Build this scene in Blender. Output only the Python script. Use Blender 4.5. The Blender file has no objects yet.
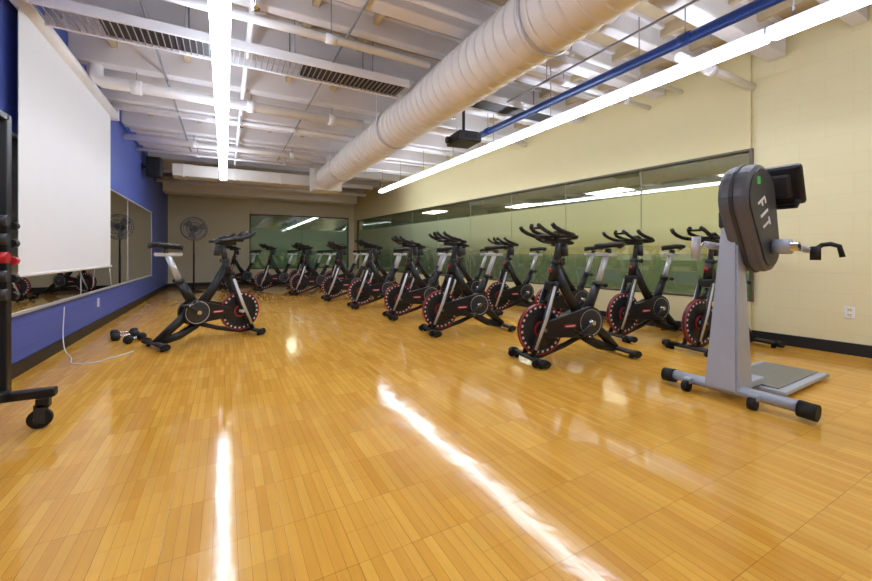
import bpy, bmesh, math, random
from mathutils import Vector, Matrix
random.seed(4)
sc = bpy.context.scene
try:
    sc.view_settings.view_transform = 'Standard'
    sc.view_settings.look = 'None'
except Exception as e:
    print(e)

# ------------------------------------------------------------ materials
def lin(c):
    out = []
    for v in c:
        v = v / 255.0
        out.append(v / 12.92 if v <= 0.04045 else ((v + 0.055) / 1.055) ** 2.4)
    return (out[0], out[1], out[2], 1.0)

def mat(name, rgb, rough=0.5, metal=0.0, noise=0.06, scale=8.0, bump=0.0, emit=None, es=0.0, spec=0.5):
    m = bpy.data.materials.new(name); m.use_nodes = True
    nt = m.node_tree; b = nt.nodes['Principled BSDF']
    b.inputs['Roughness'].default_value = rough
    b.inputs['Metallic'].default_value = metal
    b.inputs['Specular IOR Level'].default_value = spec
    c = lin(rgb)
    tc = nt.nodes.new('ShaderNodeTexCoord')
    nz = nt.nodes.new('ShaderNodeTexNoise'); nz.inputs['Scale'].default_value = scale
    nz.inputs['Detail'].default_value = 4
    nt.links.new(tc.outputs['Object'], nz.inputs['Vector'])
    mx = nt.nodes.new('ShaderNodeMix'); mx.data_type = 'RGBA'
    mx.inputs[6].default_value = tuple(v * (1 - noise) for v in c[:3]) + (1,)
    mx.inputs[7].default_value = tuple(min(1, v * (1 + noise)) for v in c[:3]) + (1,)
    nt.links.new(nz.outputs['Fac'], mx.inputs[0])
    nt.links.new(mx.outputs[2], b.inputs['Base Color'])
    if bump > 0:
        bp = nt.nodes.new('ShaderNodeBump'); bp.inputs['Strength'].default_value = bump
        bp.inputs['Distance'].default_value = 0.01
        nt.links.new(nz.outputs['Fac'], bp.inputs['Height'])
        nt.links.new(bp.outputs['Normal'], b.inputs['Normal'])
    if emit:
        b.inputs['Emission Color'].default_value = lin(emit)
        b.inputs['Emission Strength'].default_value = es
    return m

def cmu(name, rgb, axis='Y', contrast=0.9, rough=0.5):
    """painted concrete block wall"""
    m = mat(name, rgb, rough, noise=0.03, scale=3)
    nt = m.node_tree; b = nt.nodes['Principled BSDF']
    geo = nt.nodes.new('ShaderNodeTexCoord')
    sep = nt.nodes.new('ShaderNodeSeparateXYZ'); nt.links.new(geo.outputs['Object'], sep.inputs[0])
    com = nt.nodes.new('ShaderNodeCombineXYZ')
    nt.links.new(sep.outputs[axis], com.inputs['X']); nt.links.new(sep.outputs['Z'], com.inputs['Y'])
    br = nt.nodes.new('ShaderNodeTexBrick')
    br.inputs['Scale'].default_value = 1.0
    br.inputs['Brick Width'].default_value = 0.4; br.inputs['Row Height'].default_value = 0.2
    br.inputs['Mortar Size'].default_value = 0.005; br.inputs['Mortar Smooth'].default_value = 0.3
    c = lin(rgb)
    br.inputs['Color1'].default_value = c
    br.inputs['Color2'].default_value = tuple(v * 0.98 for v in c[:3]) + (1,)
    br.inputs['Mortar'].default_value = tuple(v * contrast for v in c[:3]) + (1,)
    nt.links.new(com.outputs[0], br.inputs['Vector'])
    nt.links.new(br.outputs['Color'], b.inputs['Base Color'])
    bp = nt.nodes.new('ShaderNodeBump'); bp.invert = True
    bp.inputs['Strength'].default_value = 0.3; bp.inputs['Distance'].default_value = 0.005
    nt.links.new(br.outputs['Fac'], bp.inputs['Height'])
    nt.links.new(bp.outputs['Normal'], b.inputs['Normal'])
    return m

def floor_mat():
    m = bpy.data.materials.new('maple_parquet'); m.use_nodes = True
    nt = m.node_tree; b = nt.nodes['Principled BSDF']; L = nt.links
    tc = nt.nodes.new('ShaderNodeTexCoord')
    mp = nt.nodes.new('ShaderNodeMapping'); mp.inputs['Rotation'].default_value = (0, 0, math.radians(90))
    L.new(tc.outputs['Object'], mp.inputs['Vector'])
    def brick(w, h, c1, c2, mo, ms, off=0.5, sq=1.0):
        br = nt.nodes.new('ShaderNodeTexBrick'); br.inputs['Scale'].default_value = 1
        br.offset = off
        br.inputs['Brick Width'].default_value = w; br.inputs['Row Height'].default_value = h
        br.inputs['Color1'].default_value = c1; br.inputs['Color2'].default_value = c2
        br.inputs['Mortar'].default_value = mo; br.inputs['Mortar Size'].default_value = ms
        br.inputs['Mortar Smooth'].default_value = 0.2
        L.new(mp.outputs[0], br.inputs['Vector']); return br
    b1 = brick(0.305, 0.038, lin((243, 186, 82)), lin((228, 164, 62)), lin((190, 128, 44)), 0.0009, 0.0)
    b2 = brick(0.305, 0.19, (1, 1, 1, 1), (0.84, 0.80, 0.72, 1), (0.62, 0.52, 0.40, 1), 0.0012, 0.5)
    mm = nt.nodes.new('ShaderNodeMix'); mm.data_type = 'RGBA'; mm.blend_type = 'MULTIPLY'
    mm.inputs[0].default_value = 0.65
    L.new(b1.outputs['Color'], mm.inputs[6]); L.new(b2.outputs['Color'], mm.inputs[7])
    mp2 = nt.nodes.new('ShaderNodeMapping'); mp2.inputs['Scale'].default_value = (40, 2.0, 1)
    L.new(tc.outputs['Object'], mp2.inputs['Vector'])
    nz = nt.nodes.new('ShaderNodeTexNoise'); nz.inputs['Scale'].default_value = 1.2; nz.inputs['Detail'].default_value = 6
    L.new(mp2.outputs[0], nz.inputs['Vector'])
    ramp = nt.nodes.new('ShaderNodeMapRange'); ramp.inputs['To Min'].default_value = 0.86; ramp.inputs['To Max'].default_value = 1.12
    L.new(nz.outputs['Fac'], ramp.inputs['Value'])
    m2 = nt.nodes.new('ShaderNodeMix'); m2.data_type = 'RGBA'; m2.blend_type = 'MULTIPLY'; m2.inputs[0].default_value = 1
    L.new(mm.outputs[2], m2.inputs[6]); L.new(ramp.outputs[0], m2.inputs[7])
    L.new(m2.outputs[2], b.inputs['Base Color'])
    b.inputs['Roughness'].default_value = 0.10
    b.inputs['Specular IOR Level'].default_value = 0.42
    n2 = nt.nodes.new('ShaderNodeTexNoise'); n2.inputs['Scale'].default_value = 6.0; n2.inputs['Detail'].default_value = 4
    L.new(tc.outputs['Object'], n2.inputs['Vector'])
    bp = nt.nodes.new('ShaderNodeBump'); bp.inputs['Strength'].default_value = 0.07; bp.inputs['Distance'].default_value = 0.02
    L.new(n2.outputs['Fac'], bp.inputs['Height'])
    bp2 = nt.nodes.new('ShaderNodeBump'); bp2.invert = True
    bp2.inputs['Strength'].default_value = 0.12; bp2.inputs['Distance'].default_value = 0.002
    L.new(b1.outputs['Fac'], bp2.inputs['Height']); L.new(bp.outputs['Normal'], bp2.inputs['Normal'])
    L.new(bp2.outputs['Normal'], b.inputs['Normal'])
    return m

def glass_mat(name, film_far, film_near):
    """flat window pane with a frosted film band"""
    m = bpy.data.materials.new(name); m.use_nodes = True
    nt = m.node_tree; L = nt.links
    nt.nodes.remove(nt.nodes['Principled BSDF'])
    out = nt.nodes['Material Output']
    tr = nt.nodes.new('ShaderNodeBsdfTransparent'); tr.inputs[0].default_value = (0.90, 0.93, 0.86, 1)
    gl = nt.nodes.new('ShaderNodeBsdfGlossy'); gl.inputs['Roughness'].default_value = 0.02
    gl.inputs['Color'].default_value = (0.9, 0.95, 0.9, 1)
    m1 = nt.nodes.new('ShaderNodeMixShader'); m1.inputs[0].default_value = 0.15
    L.new(tr.outputs[0], m1.inputs[1]); L.new(gl.outputs[0], m1.inputs[2])
    df = nt.nodes.new('ShaderNodeBsdfDiffuse')
    m2 = nt.nodes.new('ShaderNodeMixShader')
    L.new(m1.outputs[0], m2.inputs[1]); L.new(df.outputs[0], m2.inputs[2])
    tc = nt.nodes.new('ShaderNodeTexCoord'); sep = nt.nodes.new('ShaderNodeSeparateXYZ')
    L.new(tc.outputs['Object'], sep.inputs[0])
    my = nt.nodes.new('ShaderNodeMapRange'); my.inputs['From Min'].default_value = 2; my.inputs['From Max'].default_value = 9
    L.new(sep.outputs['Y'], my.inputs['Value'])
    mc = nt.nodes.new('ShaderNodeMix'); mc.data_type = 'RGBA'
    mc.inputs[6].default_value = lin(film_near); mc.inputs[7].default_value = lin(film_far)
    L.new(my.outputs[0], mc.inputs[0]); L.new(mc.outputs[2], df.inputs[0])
    rp = nt.nodes.new('ShaderNodeValToRGB')
    mr = nt.nodes.new('ShaderNodeMapRange'); mr.inputs['From Min'].default_value = 0; mr.inputs['From Max'].default_value = 2.5
    L.new(sep.outputs['Z'], mr.inputs['Value']); L.new(mr.outputs[0], rp.inputs[0])
    e = rp.color_ramp.elements
    e[0].position = 0.0; e[0].color = (0.10,) * 3 + (1,)
    e[1].position = 1.0; e[1].color = (0.05,) * 3 + (1,)
    for p, v in ((0.36, 0.12), (0.46, 0.38), (0.56, 0.62), (0.735, 0.70), (0.742, 0.07)):
        k = e.new(p); k.color = (v, v, v, 1)
    L.new(rp.outputs[0], m2.inputs[0]); L.new(m2.outputs[0], out.inputs[0])
    return m

M = {}
M['floor'] = floor_mat()
M['blue'] = cmu('blue_block_paint', (80, 98, 180), 'Y', 0.85)
M['cream'] = cmu('cream_block_paint', (236, 226, 180), 'Y', 0.95)
M['creamx'] = cmu('beige_block_paint', (224, 216, 184), 'X', 0.94)
M['drywall'] = mat('beige_drywall', (226, 214, 164), 0.6, noise=0.02)
M['deck'] = mat('ceiling_deck', (186, 168, 136), 0.7, noise=0.07, scale=3)
M['joist'] = mat('joist_white', (226, 224, 228), 0.6, noise=0.03)
M['duct'] = mat('duct_white', (240, 236, 230), 0.4, noise=0.02)
M['pipew'] = mat('pipe_white', (240, 240, 244), 0.4)
M['pipeg'] = mat('conduit_grey', (150, 150, 158), 0.4, 0.3)
M['pipeb'] = mat('pipe_blue', (40, 84, 180), 0.35)
M['black'] = mat('black_powdercoat', (26, 26, 29), 0.38, noise=0.1, scale=20)
M['rubber'] = mat('black_rubber', (18, 18, 19), 0.6, noise=0.15, scale=30)
M['silver'] = mat('silver_steel', (205, 207, 212), 0.3, 0.35)
M['chrome'] = mat('chrome', (210, 210, 215), 0.15, 1.0)
M['white'] = mat('white_plastic', (240, 240, 242), 0.4)
M['screenfab'] = mat('screen_fabric', (236, 237, 241), 0.8, noise=0.01)
M['red'] = mat('red_plastic', (200, 30, 40), 0.4)
M['grey'] = mat('grey_housing', (92, 94, 100), 0.4)
M['dgrey'] = mat('dark_grey', (52, 53, 58), 0.45)
M['mgrey'] = mat('mid_grey_wire', (120, 122, 126), 0.4)
M['wheel'] = mat('flywheel_dark', (36, 36, 40), 0.35)
M['lsilver'] = mat('silver_paint', (182, 190, 206), 0.35, 0.15)
M['plate'] = mat('tread_plate', (150, 148, 142), 0.45, 0.5, noise=0.15, scale=60, bump=0.4)
M['base'] = mat('baseboard_rubber', (24, 25, 30), 0.45)
M['frame'] = mat('window_frame', (88, 82, 62), 0.4)
M['joint'] = mat('glass_joint', (130, 134, 104), 0.3)
M['tube'] = mat('fluorescent_lens', (255, 255, 255), 0.4, emit=(230, 240, 255), es=23)
M['hall_l'] = mat('hall_light_panel', (255, 255, 255), 0.4, emit=(255, 250, 235), es=17)
M['hall_y'] = mat('hall_yellow', (222, 194, 66), 0.6)
M['hall_g'] = mat('hall_green', (84, 138, 90), 0.6)
M['hall_c'] = mat('hall_ceiling', (150, 130, 60), 0.7)
M['hall_f'] = mat('hall_floor', (96, 106, 72), 0.35)
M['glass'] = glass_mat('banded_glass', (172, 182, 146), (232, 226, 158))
M['glass_b'] = glass_mat('banded_glass_green', (176, 210, 182), (176, 210, 182))
M['mesh'] = mat('dark_mesh', (52, 50, 50), 0.6)
mm = bpy.data.materials.new('wall_mirror'); mm.use_nodes = True
b = mm.node_tree.nodes['Principled BSDF']; b.inputs['Metallic'].default_value = 1; b.inputs['Roughness'].default_value = 0.01
b.inputs['Base Color'].default_value = (0.88, 0.9, 0.89, 1)
M['mirror'] = mm
M['lens'] = mat('lens_glass', (30, 34, 60), 0.05)
M['green'] = mat('label_green', (60, 190, 90), 0.5)
# dashed ring on flywheel
ring = mat('flywheel_ring', (205, 40, 48), 0.4)
nt = ring.node_tree
tc = nt.nodes.new('ShaderNodeTexCoord')
mp = nt.nodes.new('ShaderNodeMapping'); mp.inputs['Location'].default_value = (-0.37, 0, -0.30)
nt.links.new(tc.outputs['Object'], mp.inputs['Vector'])
sp = nt.nodes.new('ShaderNodeSeparateXYZ'); nt.links.new(mp.outputs[0], sp.inputs[0])
at = nt.nodes.new('ShaderNodeMath'); at.operation = 'ARCTAN2'
nt.links.new(sp.outputs['X'], at.inputs[0]); nt.links.new(sp.outputs['Z'], at.inputs[1])
ml = nt.nodes.new('ShaderNodeMath'); ml.operation = 'MULTIPLY'; ml.inputs[1].default_value = 24
nt.links.new(at.outputs[0], ml.inputs[0])
sn = nt.nodes.new('ShaderNodeMath'); sn.operation = 'SINE'; nt.links.new(ml.outputs[0], sn.inputs[0])
gt = nt.nodes.new('ShaderNodeMath'); gt.operation = 'GREATER_THAN'; gt.inputs[1].default_value = 0.2
nt.links.new(sn.outputs[0], gt.inputs[0])
mx = nt.nodes.new('ShaderNodeMix'); mx.data_type = 'RGBA'
mx.inputs[6].default_value = lin((40, 34, 38)); mx.inputs[7].default_value = lin((225, 215, 218))
nt.links.new(gt.outputs[0], mx.inputs[0]); nt.links.new(mx.outputs[2], nt.nodes['Principled BSDF'].inputs['Base Color'])
M['ring'] = ring

# ------------------------------------------------------------ mesh builder
class B:
    def __init__(s):
        s.v = []; s.f = []; s.mi = []; s.sm = []; s.mats = []
    def m(s, k):
        if k not in s.mats: s.mats.append(k)
        return s.mats.index(k)
    def add(s, vs, fs, k, smooth=False, flat_from=None):
        o = len(s.v); i = s.m(k)
        s.v += [tuple(p) for p in vs]
        for n, f in enumerate(fs):
            s.f.append([o + a for a in f]); s.mi.append(i)
            s.sm.append(smooth and (flat_from is None or n < flat_from))
    def bmadd(s, bm, k, smooth=False):
        bm.verts.ensure_lookup_table()
        for n, v in enumerate(bm.verts): v.index = n
        s.add([v.co.copy() for v in bm.verts], [[v.index for v in f.verts] for f in bm.faces], k, smooth)
        bm.free()
    def box(s, c, d, k, bev=0.0, rot=None, seg=2):
        bm = bmesh.new(); bmesh.ops.create_cube(bm, size=1)
        for v in bm.verts: v.co = Vector((v.co.x * d[0], v.co.y * d[1], v.co.z * d[2]))
        if bev > 0: bmesh.ops.bevel(bm, geom=bm.edges[:], offset=min(bev, min(d) * 0.49), segments=seg, affect='EDGES', profile=0.5)
        R = Matrix.Identity(3) if rot is None else rot
        for v in bm.verts: v.co = R @ v.co + Vector(c)
        s.bmadd(bm, k)
    def tube(s, pts, r, k, seg=10, side=None, cap=True):
        """sweep; r is float, (a,b) or list per point; a along side axis"""
        P = [Vector(p) for p in pts]; n = len(P); vs = []; 
        up = None
        for i, p in enumerate(P):
            if i == 0: t = P[1] - P[0]
            elif i == n - 1: t = P[-1] - P[-2]
            else: t = (P[i + 1] - P[i]).normalized() + (P[i] - P[i - 1]).normalized()
            t.normalize()
            if side is not None: a = Vector(side)
            elif up is None: a = Vector((0, 0, 1)) if abs(t.z) < 0.9 else Vector((1, 0, 0))
            else: a = up
            a = (a - t * a.dot(t)).normalized(); up = a
            bb = t.cross(a)
            rr = r[i] if isinstance(r, list) else r
            ra, rb = rr if isinstance(rr, tuple) else (rr, rr)
            for j in range(seg):
                th = 2 * math.pi * j / seg
                vs.append(p + a * ra * math.cos(th) + bb * rb * math.sin(th))
        fs = []
        for i in range(n - 1):
            for j in range(seg):
                fs.append([i * seg + j, i * seg + (j + 1) % seg, (i + 1) * seg + (j + 1) % seg, (i + 1) * seg + j])
        ff = len(fs)
        if cap:
            fs.append(list(range(seg))[::-1]); fs.append([(n - 1) * seg + j for j in range(seg)])
        s.add(vs, fs, k, True, ff)
    def cyl(s, a, b, r, k, seg=20): s.tube([a, b], r, k, seg)
    def lathe(s, prof, c, axis, k, seg=28, smooth=True, closed=False):
        """prof: list (radius, height along axis)"""
        ax = Vector(axis).normalized()
        a = Vector((0, 0, 1)) if abs(ax.z) < 0.9 else Vector((1, 0, 0))
        a = (a - ax * a.dot(ax)).normalized(); bb = ax.cross(a); c = Vector(c)
        vs = []
        for r, h in prof:
            for j in range(seg):
                th = 2 * math.pi * j / seg
                vs.append(c + ax * h + (a * math.cos(th) + bb * math.sin(th)) * max(r, 1e-4))
        fs = []; n = len(prof)
        for i in range(n if closed else n - 1):
            for j in range(seg):
                i2 = (i + 1) % n
                fs.append([i * seg + j, i * seg + (j + 1) % seg, i2 * seg + (j + 1) % seg, i2 * seg + j])
        s.add(vs, fs, k, smooth)
    def torus(s, c, axis, R, r, k, seg=28, ms=8):
        s.lathe([(R + r * math.cos(2 * math.pi * i / ms), r * math.sin(2 * math.pi * i / ms)) for i in range(ms)], c, axis, k, seg, True, True)
    def extr(s, outline, thick, k, origin=(0, 0, 0), bev=0.0):
        """outline in XZ plane, thickness along Y centred"""
        bm = bmesh.new()
        f = bm.faces.new([bm.verts.new((x, -thick / 2, z)) for x, z in outline])
        r = bmesh.ops.extrude_face_region(bm, geom=[f])
        for e in r['geom']:
            if isinstance(e, bmesh.types.BMVert): e.co.y += thick
        bmesh.ops.recalc_face_normals(bm, faces=bm.faces[:])
        if bev > 0:
            ed = [e for e in bm.edges if abs(e.verts[0].co.y - e.verts[1].co.y) < 1e-6]
            bmesh.ops.bevel(bm, geom=ed, offset=bev, segments=2, affect='EDGES', profile=0.5)
        for v in bm.verts: v.co += Vector(origin)
        s.bmadd(bm, k)
    def obj(s, name, loc=(0, 0, 0), rz=0.0):
        me = bpy.data.meshes.new(name)
        me.from_pydata(s.v, [], s.f)
        for k in s.mats: me.materials.append(M[k])
        me.polygons.foreach_set('material_index', s.mi)
        me.polygons.foreach_set('use_smooth', s.sm)
        bm = bmesh.new(); bm.from_mesh(me); bmesh.ops.recalc_face_normals(bm, faces=bm.faces[:]); bm.to_mesh(me); bm.free()
        me.update()
        o = bpy.data.objects.new(name, me); sc.collection.objects.link(o)
        o.location = loc; o.rotation_euler = (0, 0, rz)
        return o

def put(me, name, loc, rz):
    o = bpy.data.objects.new(name, me); sc.collection.objects.link(o)
    o.location = loc; o.rotation_euler = (0, 0, rz); return o

def mm3(x0, x1, y0, y1, z0, z1):
    return ((x0 + x1) / 2, (y0 + y1) / 2, (z0 + z1) / 2), (x1 - x0, y1 - y0, z1 - z0)

XL, YB, YF, ZD, ZJ = -1.5, 14.0, -3.5, 3.45, 3.14
SK = 0.097; SA = math.atan(SK); WX = 5.583
LEN = lambda y: y / math.cos(SA)

# ------------------------------------------------------------ room shell
b = B(); b.box(*mm3(XL - .15, 6.1, YF - .15, YB + .15, -.1, 0), 'floor'); b.obj('floor')
b = B(); b.box(*mm3(XL - .15, 6.1, YF - .15, YB + .15, ZD, ZD + .1), 'deck'); b.obj('ceiling')
b = B()
y = YF + 0.5; i = 0
while y < YB:
    w = .085 if i % 2 == 0 else .06
    b.box(*mm3(XL, WX - SK * y - .06, y - w, y + w, ZJ + (.0 if i % 2 == 0 else .08), ZD), 'joist', 0.012)
    b.box(*mm3(XL, WX - SK * y - .06, y - w - .05, y + w + .05, ZD - .04, ZD), 'joist')
    y += .62; i += 1
b.obj('ceiling_joists')
# deck ribs running along the room between the joists
b = B()
for x in (-1.1, -.4, .75, 1.35, 3.2, 4.15, 4.7): b.box(*mm3(x - .03, x + .03, YF, YB, 3.33, ZD), 'deck', .004)
b.obj('ceiling_ribs')

b = B(); b.box(*mm3(XL - .15, XL, YF - .15, YB + .15, 0, ZD), 'blue'); b.obj('wall_left')
b = B(); b.box(*mm3(XL, 6.1, YF - .15, YF, 0, ZD), 'creamx'); b.obj('wall_front')
# back wall with window opening
b = B()
b.box(*mm3(XL, 0.7, YB, YB + .15, 0, ZD), 'creamx')
b.box(*mm3(0.7, 3.98, YB, YB + .15, 2.32, ZD), 'creamx')
b.box(*mm3(0.7, 3.98, YB, YB + .15, 0, .5), 'creamx')
b.box(*mm3(3.98, 4.5, YB, YB + .15, 0, ZD), 'creamx')
b.obj('wall_back')
b = B()
b.box(*mm3(0.7, 3.98, YB + .06, YB + .07, .5, 2.32), 'glass_b')
for x in (0.72, 3.96): b.box(*mm3(x - .02, x + .02, YB + .03, YB + .1, .5, 2.32), 'frame')
b.box(*mm3(2.33, 2.35, YB + .05, YB + .08, .5, 2.32), 'joint')
for z in (.52, 2.30): b.box(*mm3(0.7, 3.98, YB + .03, YB + .1, z - .02, z + .02), 'frame')
b.obj('window_1')
# right wall (slightly skewed), local frame: x=0 wall face, y along wall
b = B()
y0, y1 = LEN(2.2), LEN(13.75)
b.box(*mm3(0, .15, LEN(YF), y0, 0, ZD), 'cream')
b.box(*mm3(-.05, .15, y0, y1, 2.22, ZD), 'drywall')
b.box(*mm3(-.05, .15, y0, y1, 0, .45), 'drywall')
b.box(*mm3(-.05, .15, y1, LEN(YB) + .05, 0, ZD), 'drywall')
b.obj('wall_right', (WX, 0, 0), SA)
b = B()
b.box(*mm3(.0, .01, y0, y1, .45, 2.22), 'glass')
n = 9
for i in range(n + 1):
    yy = y0 + (y1 - y0) * i / n
    if i in (0, n): b.box(*mm3(-.045, .04, yy - .015, yy + .015, .45, 2.22), 'frame')
    else: b.box(*mm3(-.004, .014, yy - .006, yy + .006, .45, 2.22), 'joint')
for z in (.465, 2.205): b.box(*mm3(-.055, .04, y0, y1, z - .012, z + .012), 'frame')
b.obj('window_2', (WX, 0, 0), SA)
# baseboards
b = B(); b.box(*mm3(XL, XL + .015, YF, YB, 0, .12), 'base', .004); b.obj('baseboard_left')
b = B(); b.box(*mm3(XL + .015, 4.15, YB - .015, YB, 0, .12), 'base', .004); b.obj('baseboard_back')
b = B(); b.box(*mm3(-.015, 0, LEN(YF), y0, 0, .12), 'base', .004)
b.box(*mm3(-.065, -.05, y0, LEN(YB) - .1, 0, .12), 'base', .004)
b.obj('baseboard_right', (WX, 0, 0), SA)

# adjoining hall seen through the glass
def poly(b, pts, z, k):
    b.add([(x, y, z) for x, y in pts], [list(range(len(pts)))], k)
hp = [(5.85, -2), (10.6, -2), (10.6, 18), (-2, 18), (-2, 14.16), (4.4, 14.16)]
b = B(); poly(b, hp, -.02, 'hall_f'); b.obj('hall_floor')
b = B(); poly(b, hp, 2.6, 'hall_c'); b.obj('hall_ceiling')
b = B()
b.box(*mm3(10.6, 10.7, -2, 18, 1.0, 2.6), 'hall_y'); b.box(*mm3(10.58, 10.7, -2, 18, -.02, 1.0), 'hall_g')
b.box(*mm3(5.9, 10.6, -2.1, -2, -.02, 2.6), 'hall_y')
b.obj('wall_hall_side')
b = B()
b.box(*mm3(-2, 10.6, 18, 18.1, -.02, 2.6), 'hall_g')
b.box(*mm3(-2.1, -2, 14.1, 18, -.02, 2.6), 'hall_g')
b.obj('wall_hall_back')
for (x, y) in ((8.5, 6.5), (6.9, 12.8), (8.9, 3.6), (8.5, 9.8), (2.4, 16.0), (6.9, 1.0)):
    b = B()
    b.box((x, y, 2.585), (.62, 1.1, .03), 'joist', .004); b.box((x, y, 2.566), (.52, 1.0, .012), 'hall_l')
    b.obj('hall_ceiling_light')

# mirror on left wall
b = B()
b.box(*mm3(XL, XL + .012, 1.0, 11.0, .52, 1.95), 'mirror')
for yy in (1.0, 3.5, 6.0, 8.5, 11.0): b.box(*mm3(XL, XL + .016, yy - .006, yy + .006, .52, 1.95), 'silver')
b.box(*mm3(XL, XL + .025, 1.0, 11.0, .50, .525), 'silver'); b.box(*mm3(XL, XL + .025, 1.0, 11.0, 1.945, 1.965), 'silver')
b.obj('wall_mirror')

# ------------------------------------------------------------ projector screen
b = B()
b.box(*mm3(XL + .08, XL + .085, 4.22, 6.98, .84, 2.95), 'screenfab')
b.cyl((XL + .085, 4.2, .83), (XL + .085, 7.0, .83), .015, 'white', 12)
b.tube([(XL + .085, 4.05, 3.0), (XL + .085, 7.12, 3.0)], .065, 'white', 16)
for yy in (4.05, 7.12): b.box((XL + .08, yy, 3.0), (.15, .03, .16), 'white', .01)
b.tube([(XL + .09, 6.9, .83), (XL + .11, 6.9, .55)], .004, 'white', 6)
b.obj('projection_screen')

# ------------------------------------------------------------ lights
def strip_light(x, y0, y1, w, z):
    b = B()
    L = 1.22; y = y1
    while y - L > y0:
        b.box((x, y - L / 2, z + .05), (w * .45, L - .004, .05), 'white', .006)
        b.box((x, y - L / 2, z), (w, L - .02, .05), 'tube', .018)
        b.box((x, y, z + .02), (w * .9, .02, .07), 'white', .004)
        b.cyl((x, y - .15, z + .07), (x, y - .15, ZD), .006, 'pipeg', 6)
        y -= L
    b.box((x, y, z + .02), (w * .9, .03, .07), 'white', .004)
    b.obj('fluorescent_strip_light')
strip_light(-.03, -2.6, 9.95, .135, 2.68)
strip_light(3.70, -2.6, 9.95, .135, 2.68)

# ------------------------------------------------------------ ducts
b = B()
x, z, r = 2.15, 2.80, .265
b.tube([(x, -3.3, z), (x, 9.35, z)], r, 'duct', 48)
y = -3.2
while y < 9.3:
    b.torus((x, y, z), (0, 1, 0), r, .012, 'duct', 40, 6); y += .13
for yy in (-1, 2.2, 5.2, 8.0):
    b.torus((x, yy, z), (0, 1, 0), r + .014, .012, 'silver', 40, 6)
    for sx in (-r - .01, r + .01): b.cyl((x + sx, yy, z), (x + sx, yy, ZD), .006, 'pipew', 6)
b.box((x, 9.58, z), (.66, .5, .58), 'duct', .01)
b.obj('spiral_air_duct')
b = B()
b.box(*mm3(-1.0, 2.45, 10.05, 10.5, 2.70, 2.96), 'duct', .01)
for xx in (-.8, .2, 1.2, 2.1): b.box(*mm3(xx - .012, xx + .012, 10.03, 10.52, 2.68, 2.98), 'duct')
b.box(*mm3(XL + .02, 3.9, 12.7, 13.3, 2.7, 3.10), 'duct', .01)
b.obj('rectangular_air_duct')

# pipes
def pipe(name, pts, r, k, seg=12, couplings=()):
    b = B(); b.tube(pts, r, k, seg)
    P0, P1 = Vector(pts[-2]), Vector(pts[-1]); d = (P1 - P0).normalized()
    for t in couplings:
        c = P0.lerp(P1, t); b.cyl(c - d * .05, c + d * .05, r * 1.25, k, seg)
        b.cyl(c + Vector((0, 0, r)), (c.x, c.y, ZD), .005, 'pipeg', 6)
    return b.obj(name)
pipe('ceiling_pipe', [(-1.28, 5.7, ZD), (-1.28, 5.7, 3.02), (-1.26, 5.7, 2.98), (-1.22, 5.7, 2.96), (1.83, 5.7, 2.96)], .065, 'pipew', 16, (.1, .5, .85))
pipe('ceiling_pipe', [(XL + .01, 6.95, 3.105), (4.8, 6.95, 3.105)], .03, 'pipew', 12, (.2, .4))
pipe('ceiling_pipe', [(XL + .01, 8.2, 2.97), (1.85, 8.2, 2.97)], .05, 'pipew', 12, (.3, .8))
pipe('ceiling_pipe', [(XL + .01, 9.2, 3.0), (1.85, 9.2, 3.0)], .03, 'pipew', 12, (.3, .8))
pipe('ceiling_pipe', [(XL + .01, 11.2, 3.0), (3.9, 11.2, 3.0)], .06, 'pipew', 12, (.2, .7))
pipe('ceiling_pipe', [(XL + .01, 11.8, 2.85), (3.9, 11.8, 2.85)], .05, 'pipew', 12, (.2, .7))
pipe('ceiling_pipe', [(XL + .01, 3.55, 2.95), (1.85, 3.55, 2.95)], .035, 'pipew', 12, (.2, .7))
pipe('ceiling_pipe', [(XL + .01, 2.9, 3.10), (5.2, 2.9, 3.10)], .025, 'pipew', 12, (.2, .7))
pipe('ceiling_pipe', [(XL + .01, 4.75, 3.11), (1.85, 4.75, 3.11)], .022, 'pipeg', 12, (.2, .7))
pipe('ceiling_pipe', [(2.8, 5.6, 3.05), (4.95, 5.6, 3.05)], .045, 'pipew', 12, (.3, .8))
pipe('ceiling_pipe', [(2.8, 3.3, 3.02), (5.15, 3.3, 3.02)], .03, 'pipew', 12, (.3, .8))
pipe('sprinkler_pipe', [(.2, -3, 3.035), (.2, 9.9, 3.035)], .026, 'pipew', 12, (.3, .47, .64, .8))
pipe('sprinkler_pipe', [(2.72, -3, 2.97), (2.72, 9.5, 2.97)], .02, 'pipew', 12, (.3, .45, .6, .8))
pipe('blue_pipe', [(3.5, -3, 2.86), (3.5, 5.2, 2.86)], .042, 'pipeb', 14, (.38, .6, .95))
pipe('blue_pipe', [(3.41, -3, 2.77), (3.41, 5.2, 2.77)], .014, 'pipeb', 8)
pipe('ceiling_pipe', [(3.9, 2.2, 2.93), (5.36, 2.2, 2.93)], .045, 'pipew', 12, (.4,))
pipe('ceiling_conduit', [(4.5, -3, 3.11), (4.5, 9.5, 3.11)], .015, 'pipew', 8, (.4, .7))
pipe('ceiling_conduit', [(3.15, -3, 2.93), (3.15, 3.9, 2.93)], .012, 'pipeg', 8, (.6, .9))
pipe('ceiling_conduit', [(1.05, -3, 3.125), (1.05, 9.5, 3.125)], .012, 'pipeg', 8, (.4, .7))
pipe('ceiling_conduit', [(-.62, -3, 3.125), (-.62, 9.5, 3.125)], .014, 'pipeg', 8, (.4, .7))
pipe('wall_conduit', [(XL + .03, .5, 3.11), (XL + .03, 12.5, 3.11)], .02, 'pipeb', 10)
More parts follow.
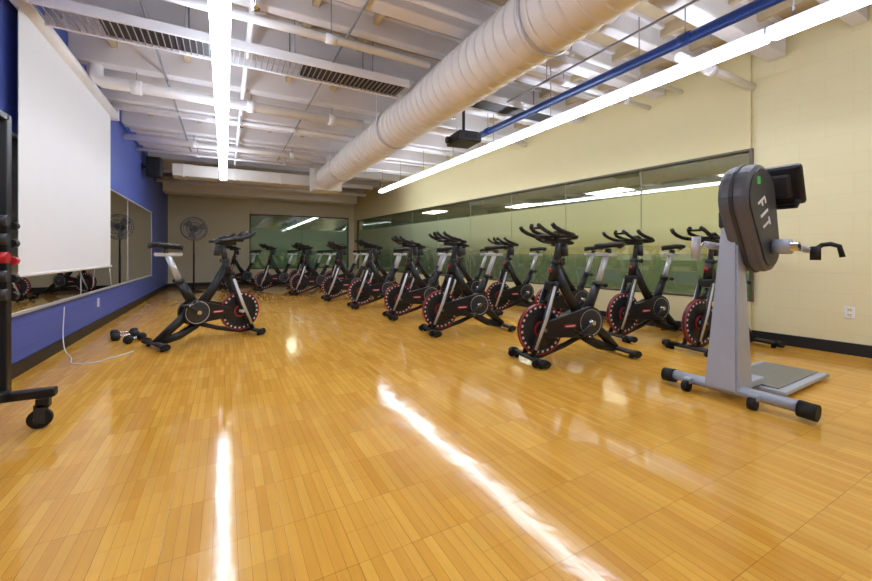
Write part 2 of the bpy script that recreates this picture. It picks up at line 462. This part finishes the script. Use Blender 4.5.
for (x, y) in ((.2, 3.2), (.2, 6.3), (2.72, 4.5), (2.72, 7.0)):
    b = B(); b.cyl((x, y, 2.93 if x > 1 else 3.0), (x, y, 2.84), .012, 'chrome', 10); b.lathe([(0, 0), (.035, 0), (.035, .006), (0, .008)], (x, y, 2.835), (0, 0, 1), 'chrome', 16)
    b.obj('sprinkler_head')
# cable tray
b = B()
for yy in (4.0, 4.34): b.box(*mm3(-1.30, 1.83, yy - .012, yy + .012, 2.88, 2.96), 'pipew')
b.box(*mm3(-.9, -.1, 4.02, 4.32, 2.9, 2.93), 'mesh'); b.box(*mm3(.7, 1.8, 4.02, 4.32, 2.9, 2.93), 'mesh')
for i in range(62): b.box(*mm3(-1.28 + i * .05, -1.274 + i * .05, 4.0, 4.34, 2.885, 2.9), 'pipeg')
for xx in (-1.2, -.3, .6, 1.4):
    for yy in (4.0, 4.34): b.cyl((xx, yy, 2.9), (xx, yy, ZD), .006, 'pipeg', 6)
b.obj('cable_tray')
b = B()
for yy in (4.0, 4.34): b.box(*mm3(2.78, 4.2, yy - .012, yy + .012, 2.94, 3.02), 'pipew')
b.box(*mm3(2.8, 4.1, 4.02, 4.32, 2.96, 2.99), 'mesh')
for xx in (2.85, 4.0):
    for yy in (4.0, 4.34): b.cyl((xx, yy, 2.98), (xx, yy, ZD), .006, 'pipeg', 6)
b.obj('cable_tray')

# ------------------------------------------------------------ projector
b = B()
b.box((0, 0, 0), (.36, .42, .13), 'dgrey', .02)
b.box((0, 0, .075), (.3, .34, .03), 'black', .01)
b.cyl((-.17, .08, 0), (-.235, .08, 0), .05, 'black', 20); b.cyl((-.23, .08, 0), (-.24, .08, 0), .04, 'lens', 20)
for i in range(5): b.box((-.181, -.08, -.035 + i * .016), (.004, .16, .006), 'black')
b.box((0, -.212, 0), (.2, .005, .06), 'black')
b.cyl((0, 0, .08), (0, 0, .80), .022, 'black', 14)
b.box((0, 0, .1), (.14, .14, .02), 'black', .004)
b.box((0, 0, .80), (.16, .16, .02), 'black', .004)
b.obj('ceiling_projector', (3.02, 4.72, 2.64), math.radians(-6))

# speaker
b = B()
b.box((0, 0, 0), (.26, .28, .40), 'black', .02); b.box((.132, 0, 0), (.006, .24, .36), 'mesh', .002)
b.cyl((-.1, 0, 0), (-.2, 0, 0), .02, 'black'); b.box((-.2, 0, 0), (.02, .1, .14), 'black', .003)
b.obj('wall_speaker', (XL + .215, 9.9, 2.80))

# outlets
for i, (yy, zz) in enumerate(((1.42, .42), )):
    b = B(); b.box((-.004, 0, 0), (.008, .075, .115), 'white', .002)
    for dz in (-.025, .025):
        b.box((-.009, 0, dz), (.004, .034, .03), 'drywall', .003)
        for dy in (-.007, .007): b.box((-.0115, dy, dz + .003), (.002, .003, .01), 'black')
    o = b.obj('wall_outlet', (WX - SK * yy, yy, zz), SA)
b = B(); b.box((.004, 0, 0), (.008, .075, .115), 'white', .002)
for dz in (-.025, .025): b.box((.009, 0, dz), (.004, .034, .03), 'silver', .003)
b.obj('wall_outlet', (XL, 6.75, .35))

# ------------------------------------------------------------ spin bike
def make_bike():
    b = B()
    # stabiliser feet
    for x in (.50, -.52):
        b.tube([(x, -.25, .055), (x, .25, .055)], (.022, .036), 'black', 14, side=(0, 0, 1))
        for s in (-1, 1):
            b.tube([(x, s * .235, .052), (x, s * .285, .05)], (.034, .045), 'rubber', 12, side=(0, 0, 1))
            b.cyl((x, s * .2, .034), (x, s * .2, 0), .022, 'rubber', 12)
    for s in (-1, 1): b.cyl((.555, s * .2 - .012, .045), (.555, s * .2 + .012, .045), .035, 'rubber', 16)
    # base link
    b.tube([(-.50, 0, .06), (-.30, 0, .10), (-.12, 0, .20)], (.034, .045), 'black', 12, side=(0, 1, 0))
    # rear strut up to crank body
    b.tube([(-.52, 0, .06), (-.14, 0, .40)], [(.035, .04), (.045, .055)], 'black', 12, side=(0, 1, 0))
    # lower rail to flywheel
    b.tube([(-.14, 0, .22), (.10, 0, .13), (.36, 0, .055), (.49, 0, .055)], (.022, .026), 'black', 10, side=(0, 1, 0))
    # down tube head -> crank
    b.tube([(.20, 0, .86), (.06, 0, .60), (-.12, 0, .36)], [(.034, .045), (.038, .05), (.045, .065)], 'black', 14, side=(0, 1, 0))
    # fork legs with silver stripe
    b.tube([(.19, 0, .94), (.235, 0, .74)], (.042, .045), 'black', 14, side=(0, 1, 0))
    b.box((.245, 0, .70), (.08, .15, .09), 'black', .02)
    for s in (-1, 1):
        b.tube([(.235, s * .062, .74), (.36, s * .068, .38), (.50, s * .068, .06)], [(.014, .032), (.015, .036), (.015, .028)], 'black', 10, side=(0, 1, 0))
        b.tube([(.262, s * .078, .70), (.362, s * .085, .40), (.478, s * .084, .13)], [(.004, .016), (.005, .020), (.005, .014)], 'silver', 8, side=(0, 1, 0))
    # flywheel
    c = (.37, 0, .30)
    b.lathe([(.0, -.012), (.05, -.020), (.06, -.012), (.175, -.010), (.18, -.019), (.235, -.019), (.235, .019), (.18, .019), (.175, .010), (.06, .012), (.05, .020), (0, .012)], c, (0, 1, 0), 'wheel', 44, False)
    for s in (-1, 1):
        b.lathe([(.198, s * .0200), (.218, s * .0200)], c, (0, 1, 0), 'ring', 44, False)
        b.lathe([(.228, s * .0202), (.2362, s * .0202), (.2362, s * .014)], c, (0, 1, 0), 'red', 44, False)
        b.lathe([(.06, s * .0145), (.075, s * .0145)], c, (0, 1, 0), 'red', 36, False)
    b.cyl((.37, -.085, .30), (.37, .085, .30), .02, 'silver', 14)
    # brake arm
    b.tube([(.24, 0, .64), (.30, 0, .56)], .018, 'dgrey', 10); b.box((.315, 0, .545), (.07, .05, .03), 'rubber', .006)
    # chain guard (teardrop) and crank
    def tear(r1, r2, x1, z1, x2, z2, n=14):
        d = math.atan2(z2 - z1, x2 - x1); o = []
        for i in range(n + 1):
            a = d + math.pi / 2 + math.pi * i / n; o.append((x1 + r1 * math.cos(a), z1 + r1 * math.sin(a)))
        for i in range(n + 1):
            a = d - math.pi / 2 + math.pi * i / n; o.append((x2 + r2 * math.cos(a), z2 + r2 * math.sin(a)))
        return o
    b.extr(tear(.15, .075, -.14, .345, .33, .305), .05, 'black', (0, .06, 0), .008)
    b.extr(tear(.14, .06, -.14, .345, .18, .315), .04, 'black', (0, -.055, 0), .008)
    for s, y in ((1, .087), (-1, -.078)):
        b.lathe([(.115, y), (.105, y + s * .004), (.0, y + s * .004)], (-.14, 0, .345), (0, 1, 0), 'dgrey', 32, False)
        b.lathe([(.120, y), (.126, y + s*.001)], (-.14, 0, .345), (0, 1, 0), 'silver', 32, False)
    b.box((.10, .087, .325), (.13, .004, .030), 'red', .001); b.box((.08, -.077, .330), (.12, .004, .026), 'red', .001)
    b.box((.10, .0895, .325), (.10, .002, .008), 'white'); b.box((.08, -.0795, .330), (.09, .002, .008), 'white')
    b.cyl((-.14, -.13, .345), (-.14, .13, .345), .022, 'chrome', 14)
    ang = math.radians(35)
    for s in (-1, 1):
        dx, dz = math.cos(ang) * s * .17, -math.sin(ang) * s * .17
        b.tube([(-.14, s * .118, .345), (-.14 + dx, s * .125, .345 + dz)], (.010, .018), 'dgrey', 10, side=(0, 1, 0))
        px, pz = -.14 + dx, .345 + dz
        b.cyl((px, s * .12, pz), (px, s * .235, pz), .009, 'chrome', 8)
        b.box((px, s * .185, pz), (.10, .085, .024), 'black', .008)
        b.tube([(px + .045, s * .15, pz), (px + .10, s * .15, pz + .045), (px + .10, s * .22, pz + .045), (px + .045, s * .22, pz)], .006, 'black', 8)
    # seat tube + silver post
    b.tube([(-.13, 0, .38), (-.29, 0, .70)], [(.045, .06), (.034, .042)], 'black', 14, side=(0, 1, 0))
    b.tube([(-.285, 0, .69), (-.30, 0, .72)], .046, 'dgrey', 14)
    b.tube([(-.29, 0, .69), (-.405, 0, .98)], (.022, .034), 'silver', 12, side=(0, 1, 0))
    b.cyl((-.30, .03, .70), (-.30, .09, .70), .010, 'black', 8); b.lathe([(0, 0), (.026, 0), (.026, .025), (0, .03)], (-.30, .085, .70), (0, 1, 0), 'black', 12)
    b.box((-.40, 0, .995), (.26, .045, .040), 'silver', .008)
    b.box((-.43, 0, 1.03), (.05, .05, .05), 'dgrey', .01)
    # saddle
    st = [(-.58, .03, .0), (-.565, .085, .012), (-.50, .105, .016), (-.43, .085, .008), (-.36, .045, .0), (-.30, .027, -.004), (-.265, .016, -.012)]
    vs = []; n = 12
    for x, w, dz in st:
        for j in range(n):
            a = 2 * math.pi * j / n
            vs.append((x, w * math.cos(a), 1.085 + dz + (.024 if math.sin(a) > 0 else .034) * math.sin(a) * (1 if abs(math.cos(a)) < .9 else .8)))
    fs = []
    for i in range(len(st) - 1):
        for j in range(n): fs.append([i * n + j, i * n + (j + 1) % n, (i + 1) * n + (j + 1) % n, (i + 1) * n + j])
    fs.append(list(range(n))[::-1]); fs.append([(len(st) - 1) * n + j for j in range(n)])
    b.add(vs, fs, 'rubber', True)
    # handlebar post
    b.tube([(.195, 0, .92), (.16, 0, 1.12)], (.022, .034), 'dgrey', 12, side=(0, 1, 0))
    b.tube([(.20, 0, .90), (.193, 0, .94)], .046, 'dgrey', 14)
    b.cyl((.2, .03, .92), (.2, .09, .92), .010, 'black', 8); b.lathe([(0, 0), (.026, 0), (.026, .025), (0, .03)], (.2, .085, .92), (0, 1, 0), 'black', 12)
    b.box((.20, 0, 1.13), (.24, .05, .045), 'black', .01)
    b.lathe([(0, 0), (.014, 0), (.018, .04), (.012, .05), (0, .052)], (.235, 0, .82), (.5, 0, .6), 'red', 14)
    # bars
    b.tube([(.20, -.23, 1.165), (.20, .23, 1.165)], .017, 'black', 10)
    for s in (-1, 1):
        b.tube([(.20, s * .22, 1.165), (.20, s * .25, 1.17), (.26, s * .262, 1.18), (.34, s * .262, 1.205), (.40, s * .258, 1.235), (.425, s * .255, 1.265)], .020, 'rubber', 10)
        b.tube([(.20, s * .06, 1.165), (.30, s * .08, 1.185), (.38, s * .09, 1.215), (.42, s * .075, 1.25), (.43, s * .05, 1.27)], .019, 'rubber', 10)
        b.tube([(.20, s * .22, 1.165), (.12, s * .20, 1.155), (.08, s * .14, 1.15), (.09, s * .04, 1.145)], .017, 'rubber', 10)
    b.tube([(.41, -.07, 1.242), (.41, .07, 1.242)], .013, 'black', 8)
    b.box((.16, 0, 1.20), (.07, .10, .02), 'black', .006, Matrix.Rotation(math.radians(-30), 3, 'Y'))
    b.box((.325, 0, 1.165), (.15, .085, .03), 'black', .01)
    # bottle holder
    b.tube([(.10, 0, .98), (.11, 0, 1.10)], [.036, .040], 'dgrey', 14)
    return b

bk = make_bike()
bikes = [  # front foot x, y, heading deg
    (2.46, 2.74, 171), (2.26, 4.30, 172), (2.26, 5.62, 172), (2.10, 7.05, 174), (1.93, 8.5, 178), (1.48, 9.95, 184), (.80, 11.5, 190), (-.05, 12.6, 200),
    (4.14, 2.22, 174), (4.02, 3.0, 172), (3.92, 4.1, 172), (3.92, 5.25, 174), (3.72, 6.45, 176), (3.48, 7.8, 178), (3.05, 9.3, 180), (2.45, 10.8, 184), (1.75, 12.2, 190)]
first = None
for i, (fx, fy, h) in enumerate([(.28, 5.44, 25)] + bikes):
    a = math.radians(h); ox, oy = fx - .50 * math.cos(a), fy - .50 * math.sin(a)
    if first is None: first = bk.obj('spin_bike', (ox, oy, 0), a)
    else: put(first.data, 'spin_bike', (ox, oy, 0), a)

# ------------------------------------------------------------ arm ergometer
b = B()   # local x toward the user side (+X), y left
b.tube([(-.02, -.36, .075), (-.02, .36, .075)], (.036, .042), 'lsilver', 14, side=(0, 0, 1))
for s, y0, y1 in ((-1, -.36, -.45), (1, .36, .44)):
    b.tube([(-.02, y0, .065), (-.02, y1, .06)], (.050, .052), 'rubber', 16, side=(0, 0, 1))
for y in (-.16, .24):
    b.cyl((-.10, y - .02, .04), (-.10, y + .02, .04), .04, 'rubber', 18)
    b.box((-.065, y, .075), (.08, .05, .04), 'lsilver', .006)
b.box((.16, .02, .085), (.42, .16, .05), 'lsilver', .01)
b.box((.72, .02, .035), (.84, .44, .03), 'lsilver', .008)
b.box((.72, .02, .054), (.76, .34, .008), 'plate', .002)
b.box((1.13, .02, .03), (.08, .44, .022), 'lsilver', .008)
def frust(b, z0, z1, c0, d0, c1, d1, k):
    vs = []
    for z, c, d in ((z0, c0, d0), (z1, c1, d1)):
        for sx, sy in ((-1, -1), (1, -1), (1, 1), (-1, 1)): vs.append((c[0] + sx * d[0] / 2, c[1] + sy * d[1] / 2, z))
    bm = bmesh.new(); V = [bm.verts.new(v) for v in vs]
    for f in ([0, 3, 2, 1], [4, 5, 6, 7], [0, 1, 5, 4], [1, 2, 6, 5], [2, 3, 7, 6], [3, 0, 4, 7]): bm.faces.new([V[i] for i in f])
    bmesh.ops.bevel(bm, geom=bm.edges[:], offset=.012, segments=2, affect='EDGES'); b.bmadd(bm, k)
frust(b, .07, 1.28, (.03, .03), (.24, .20), (.02, .0), (.09, .09), 'lsilver')
b.box((.02, -.0, 1.24), (.12, .13, .12), 'dgrey', .015)
def stad(r1, r2, p1, p2, n=16):
    d = math.atan2(p2[1] - p1[1], p2[0] - p1[0]); o = []
    for i in range(n + 1):
        a = d + math.pi / 2 + math.pi * i / n; o.append((p1[0] + r1 * math.cos(a), p1[1] + r1 * math.sin(a)))
    for i in range(n + 1):
        a = d - math.pi / 2 + math.pi * i / n; o.append((p2[0] + r2 * math.cos(a), p2[1] + r2 * math.sin(a)))
    return o
b.extr(stad(.17, .23, (.18, 1.05), (.05, 1.37)), .17, 'grey', (0, -.07, 0), .03)
b.extr(stad(.135, .195, (.18, 1.05), (.05, 1.37)), .012, 'dgrey', (0, -.158, 0), .003)
b.extr(stad(.18, .24, (.18, 1.05), (.05, 1.37)), .025, 'dgrey', (0, -.07, 0), .006)
# lettering band running down the shell
d0, d1 = Vector((-.02, 0, 1.42)), Vector((.12, 0, 1.15))
RL = Matrix.Rotation(math.radians(62), 3, 'Y')
strokes = {'A': [(0, 0, .008, .06), (.018, 0, .008, .06), (.009, .026, .022, .008), (.009, 0, .02, .008)],
           'E': [(0, 0, .008, .06), (.011, .026, .022, .008), (.011, 0, .018, .008), (.011, -.026, .022, .008)],
           'T': [(.009, 0, .008, .06), (.009, .026, .028, .008)], 'I': [(.009, 0, .009, .06)],
           'F': [(0, 0, .008, .06), (.011, .026, .022, .008), (.011, 0, .018, .008)]}
for i, ch in enumerate('FIT'):
    base = d0.lerp(d1, .25 + i / 4.0)
    for ux, uz, w, h in strokes[ch]:
        p = base + RL @ Vector((ux * 1.9, 0, uz * 1.9)); b.box((p.x, -.166, p.z), (w * 1.9, .004, h * 1.9), 'white', 0, RL)
b.box((-.03, -.166, 1.48), (.05, .004, .05), 'green', .004)
# crank axle and arms
b.cyl((.20, -.30, 1.05), (.20, .16, 1.05), .03, 'chrome', 16)
b.cyl((.20, -.17, 1.05), (.20, -.26, 1.05), .05, 'lsilver', 20); b.cyl((.20, .02, 1.05), (.20, .12, 1.05), .05, 'lsilver', 20)
b.tube([(.20, -.27, 1.05), (.38, -.29, 1.03)], (.014, .024), 'silver', 12, side=(0, 1, 0))
b.cyl((.38, -.27, 1.03), (.38, -.33, 1.03), .022, 'chrome', 12)
b.tube([(.38, -.33, 1.01), (.38, -.34, 1.04), (.385, -.36, 1.06), (.39, -.40, 1.065), (.39, -.44, 1.05), (.39, -.455, .98)], .015, 'rubber', 12)
b.cyl((.375, -.33, .96), (.375, -.33, 1.05), .028, 'rubber', 14)
b.tube([(.20, .14, 1.05), (.03, .18, 1.07)], (.014, .026), 'silver', 12, side=(0, 1, 0))
b.tube([(.03, .17, 1.07), (.03, .24, 1.07)], .014, 'chrome', 10)
b.tube([(.03, .235, 1.13), (.03, .24, .97)], .030, 'silver', 14)
# console
Rc = Matrix.Rotation(math.radians(-18), 3, 'Y')
b.tube([(.18, -.06, 1.36), (.33, -.08, 1.44)], .03, 'black', 12)
b.box((.36, -.12, 1.48), (.05, .32, .28), 'black', .04, Rc)
b.box((.388, -.12, 1.49), (.006, .25, .19), 'lens', .002, Rc)
b.box((.335, -.12, 1.47), (.04, .20, .17), 'dgrey', .02, Rc)
b.tube([(.35, -.25, 1.37), (.37, -.23, 1.33), (.37, .0, 1.33), (.35, .02, 1.37)], .018, 'black', 10)
b.obj('arm_ergometer', (3.07, 1.38, 0), math.radians(2))

# ------------------------------------------------------------ rolling rack at left edge
b = B()
for yy in (0, -1.1):
    b.box((-.03, yy, .20), (.50, .06, .05), 'black', .008)
    b.box((0, yy, 1.0), (.05, .06, 1.56), 'black', .006)
    for xx in (-.2, .165):
        b.box((xx, yy, .145), (.06, .05, .06), 'black', .006)
        for s in (-1, 1): b.box((xx - .012, yy + s * .022, .085), (.05, .006, .11), 'dgrey', .003)
        b.cyl((xx - .015, yy - .015, .055), (xx - .015, yy + .015, .055), .055, 'rubber', 20)
        b.cyl((xx - .015, yy - .017, .055), (xx - .015, yy + .017, .055), .025, 'silver', 14)
b.box((0, -.55, .22), (.06, 1.1, .05), 'black', .008); b.box((0, -.55, 1.76), (.05, 1.1, .04), 'black', .006)
for z in (.74, .84, .94, 1.04, 1.14):
    b.box((-.10, -.55, z + .01), (.03, 1.06, .03), 'black', .004)
    for i in range(7):
        yy = -.10 - i * .15
        k = 'red' if .9 < z < 1 else 'dgrey'
        b.cyl((-.15, yy, z + .04), (.05, yy, z + .04), .012, 'chrome', 10)
        for x0 in (-.17, .005): b.cyl((x0, yy, z + .04), (x0 + .05, yy, z + .04), .030, k, 16)
    b.cyl((.02, .03, z + .02), (.02, .075, z + .02), .024, 'red' if .9 < z < 1 else 'rubber', 14)
b.obj('rolling_weight_rack', (-1.085, 3.05, 0), 0)

# ------------------------------------------------------------ pedestal fan
b = B()
b.lathe([(0, 0), (.24, 0), (.24, .02), (.06, .05), (.03, .07)], (0, 0, 0), (0, 0, 1), 'black', 32)
b.cyl((0, 0, .05), (0, 0, 1.0), .022, 'black', 14); b.cyl((0, 0, .9), (0, 0, 1.6), .018, 'black', 14)
b.cyl((0, .12, 1.66), (0, -.03, 1.66), .085, 'black', 20); b.box((0, .04, 1.58), (.06, .06, .08), 'black', .01)
for yy, R in ((-.14, .17), (-.14, .25), (-.12, .29), (-.05, .31), (.0, .29), (.02, .17), (-.145, .09)):
    b.torus((0, yy, 1.66), (0, 1, 0), R, .007, 'mgrey', 36, 5)
for i in range(28):
    a = 2 * math.pi * i / 28; c, s = math.cos(a), math.sin(a)
    b.tube([(.04 * c, -.15, 1.66 + .04 * s), (.26 * c, -.14, 1.66 + .26 * s), (.31 * c, -.05, 1.66 + .31 * s), (.26 * c, .01, 1.66 + .26 * s), (.08 * c, .03, 1.66 + .08 * s)], .0035, 'mgrey', 4)
b.cyl((0, -.16, 1.66), (0, -.14, 1.66), .05, 'black', 18)
for i in range(3):
    a = 2 * math.pi * i / 3 + .3
    vs = []
    for rr, w in ((.05, .25), (.16, .42), (.27, .36)):
        for da, dy in ((-w, -.02), (w, .03)):
            vs.append((rr * math.cos(a + da), -.06 + dy, 1.66 + rr * math.sin(a + da)))
    b.add(vs, [[0, 1, 3, 2], [2, 3, 5, 4]], 'mgrey', True)
fan = b.obj('pedestal_fan', (-.72, 12.0, 0), math.radians(12))

# dumbbells
for x, y, a in ((-1.02, 5.72, 20), (-.90, 5.52, 60), (-1.08, 5.98, 10)):
    b = B()
    b.cyl((-.09, 0, .045), (.09, 0, .045), .014, 'chrome', 12)
    for s in (-1, 1): b.lathe([(0, s * .05), (.035, s * .055), (.045, s * .075), (.045, s * .11), (.035, s * .13), (0, s * .135)], (0, 0, .045), (1, 0, 0), 'rubber', 18)
    b.obj('dumbbell', (x, y, 0), math.radians(a))

# white cable on the floor
cu = bpy.data.curves.new('power_cable', 'CURVE'); cu.dimensions = '3D'; cu.bevel_depth = .005
spn = cu.splines.new('BEZIER')
pts = [(XL + .03, 5.4, .45), (XL + .05, 5.3, .10), (-1.32, 5.0, .008), (-1.1, 4.6, .008), (-.95, 4.75, .008), (-.82, 4.95, .008)]
spn.bezier_points.add(len(pts) - 1)
for p, c in zip(spn.bezier_points, pts): p.co = c; p.handle_left_type = p.handle_right_type = 'AUTO'
cu.materials.append(M['white'])
o = bpy.data.objects.new('power_cable', cu); sc.collection.objects.link(o)

# ------------------------------------------------------------ world and camera
w = bpy.data.worlds.new('world'); sc.world = w; w.use_nodes = True
w.node_tree.nodes['Background'].inputs[0].default_value = (0.6, 0.7, 0.9, 1); w.node_tree.nodes['Background'].inputs[1].default_value = .5
cam = bpy.data.cameras.new('camera'); co = bpy.data.objects.new('camera', cam); sc.collection.objects.link(co)
cam.sensor_width = 36; cam.lens = 36 * 388 / 872
cam.shift_y = -36.5 / 872
co.location = (0, 0, 1.0); co.rotation_euler = (math.radians(90), 0, -math.radians(28.54))
cam.clip_start = .05
sc.camera = co
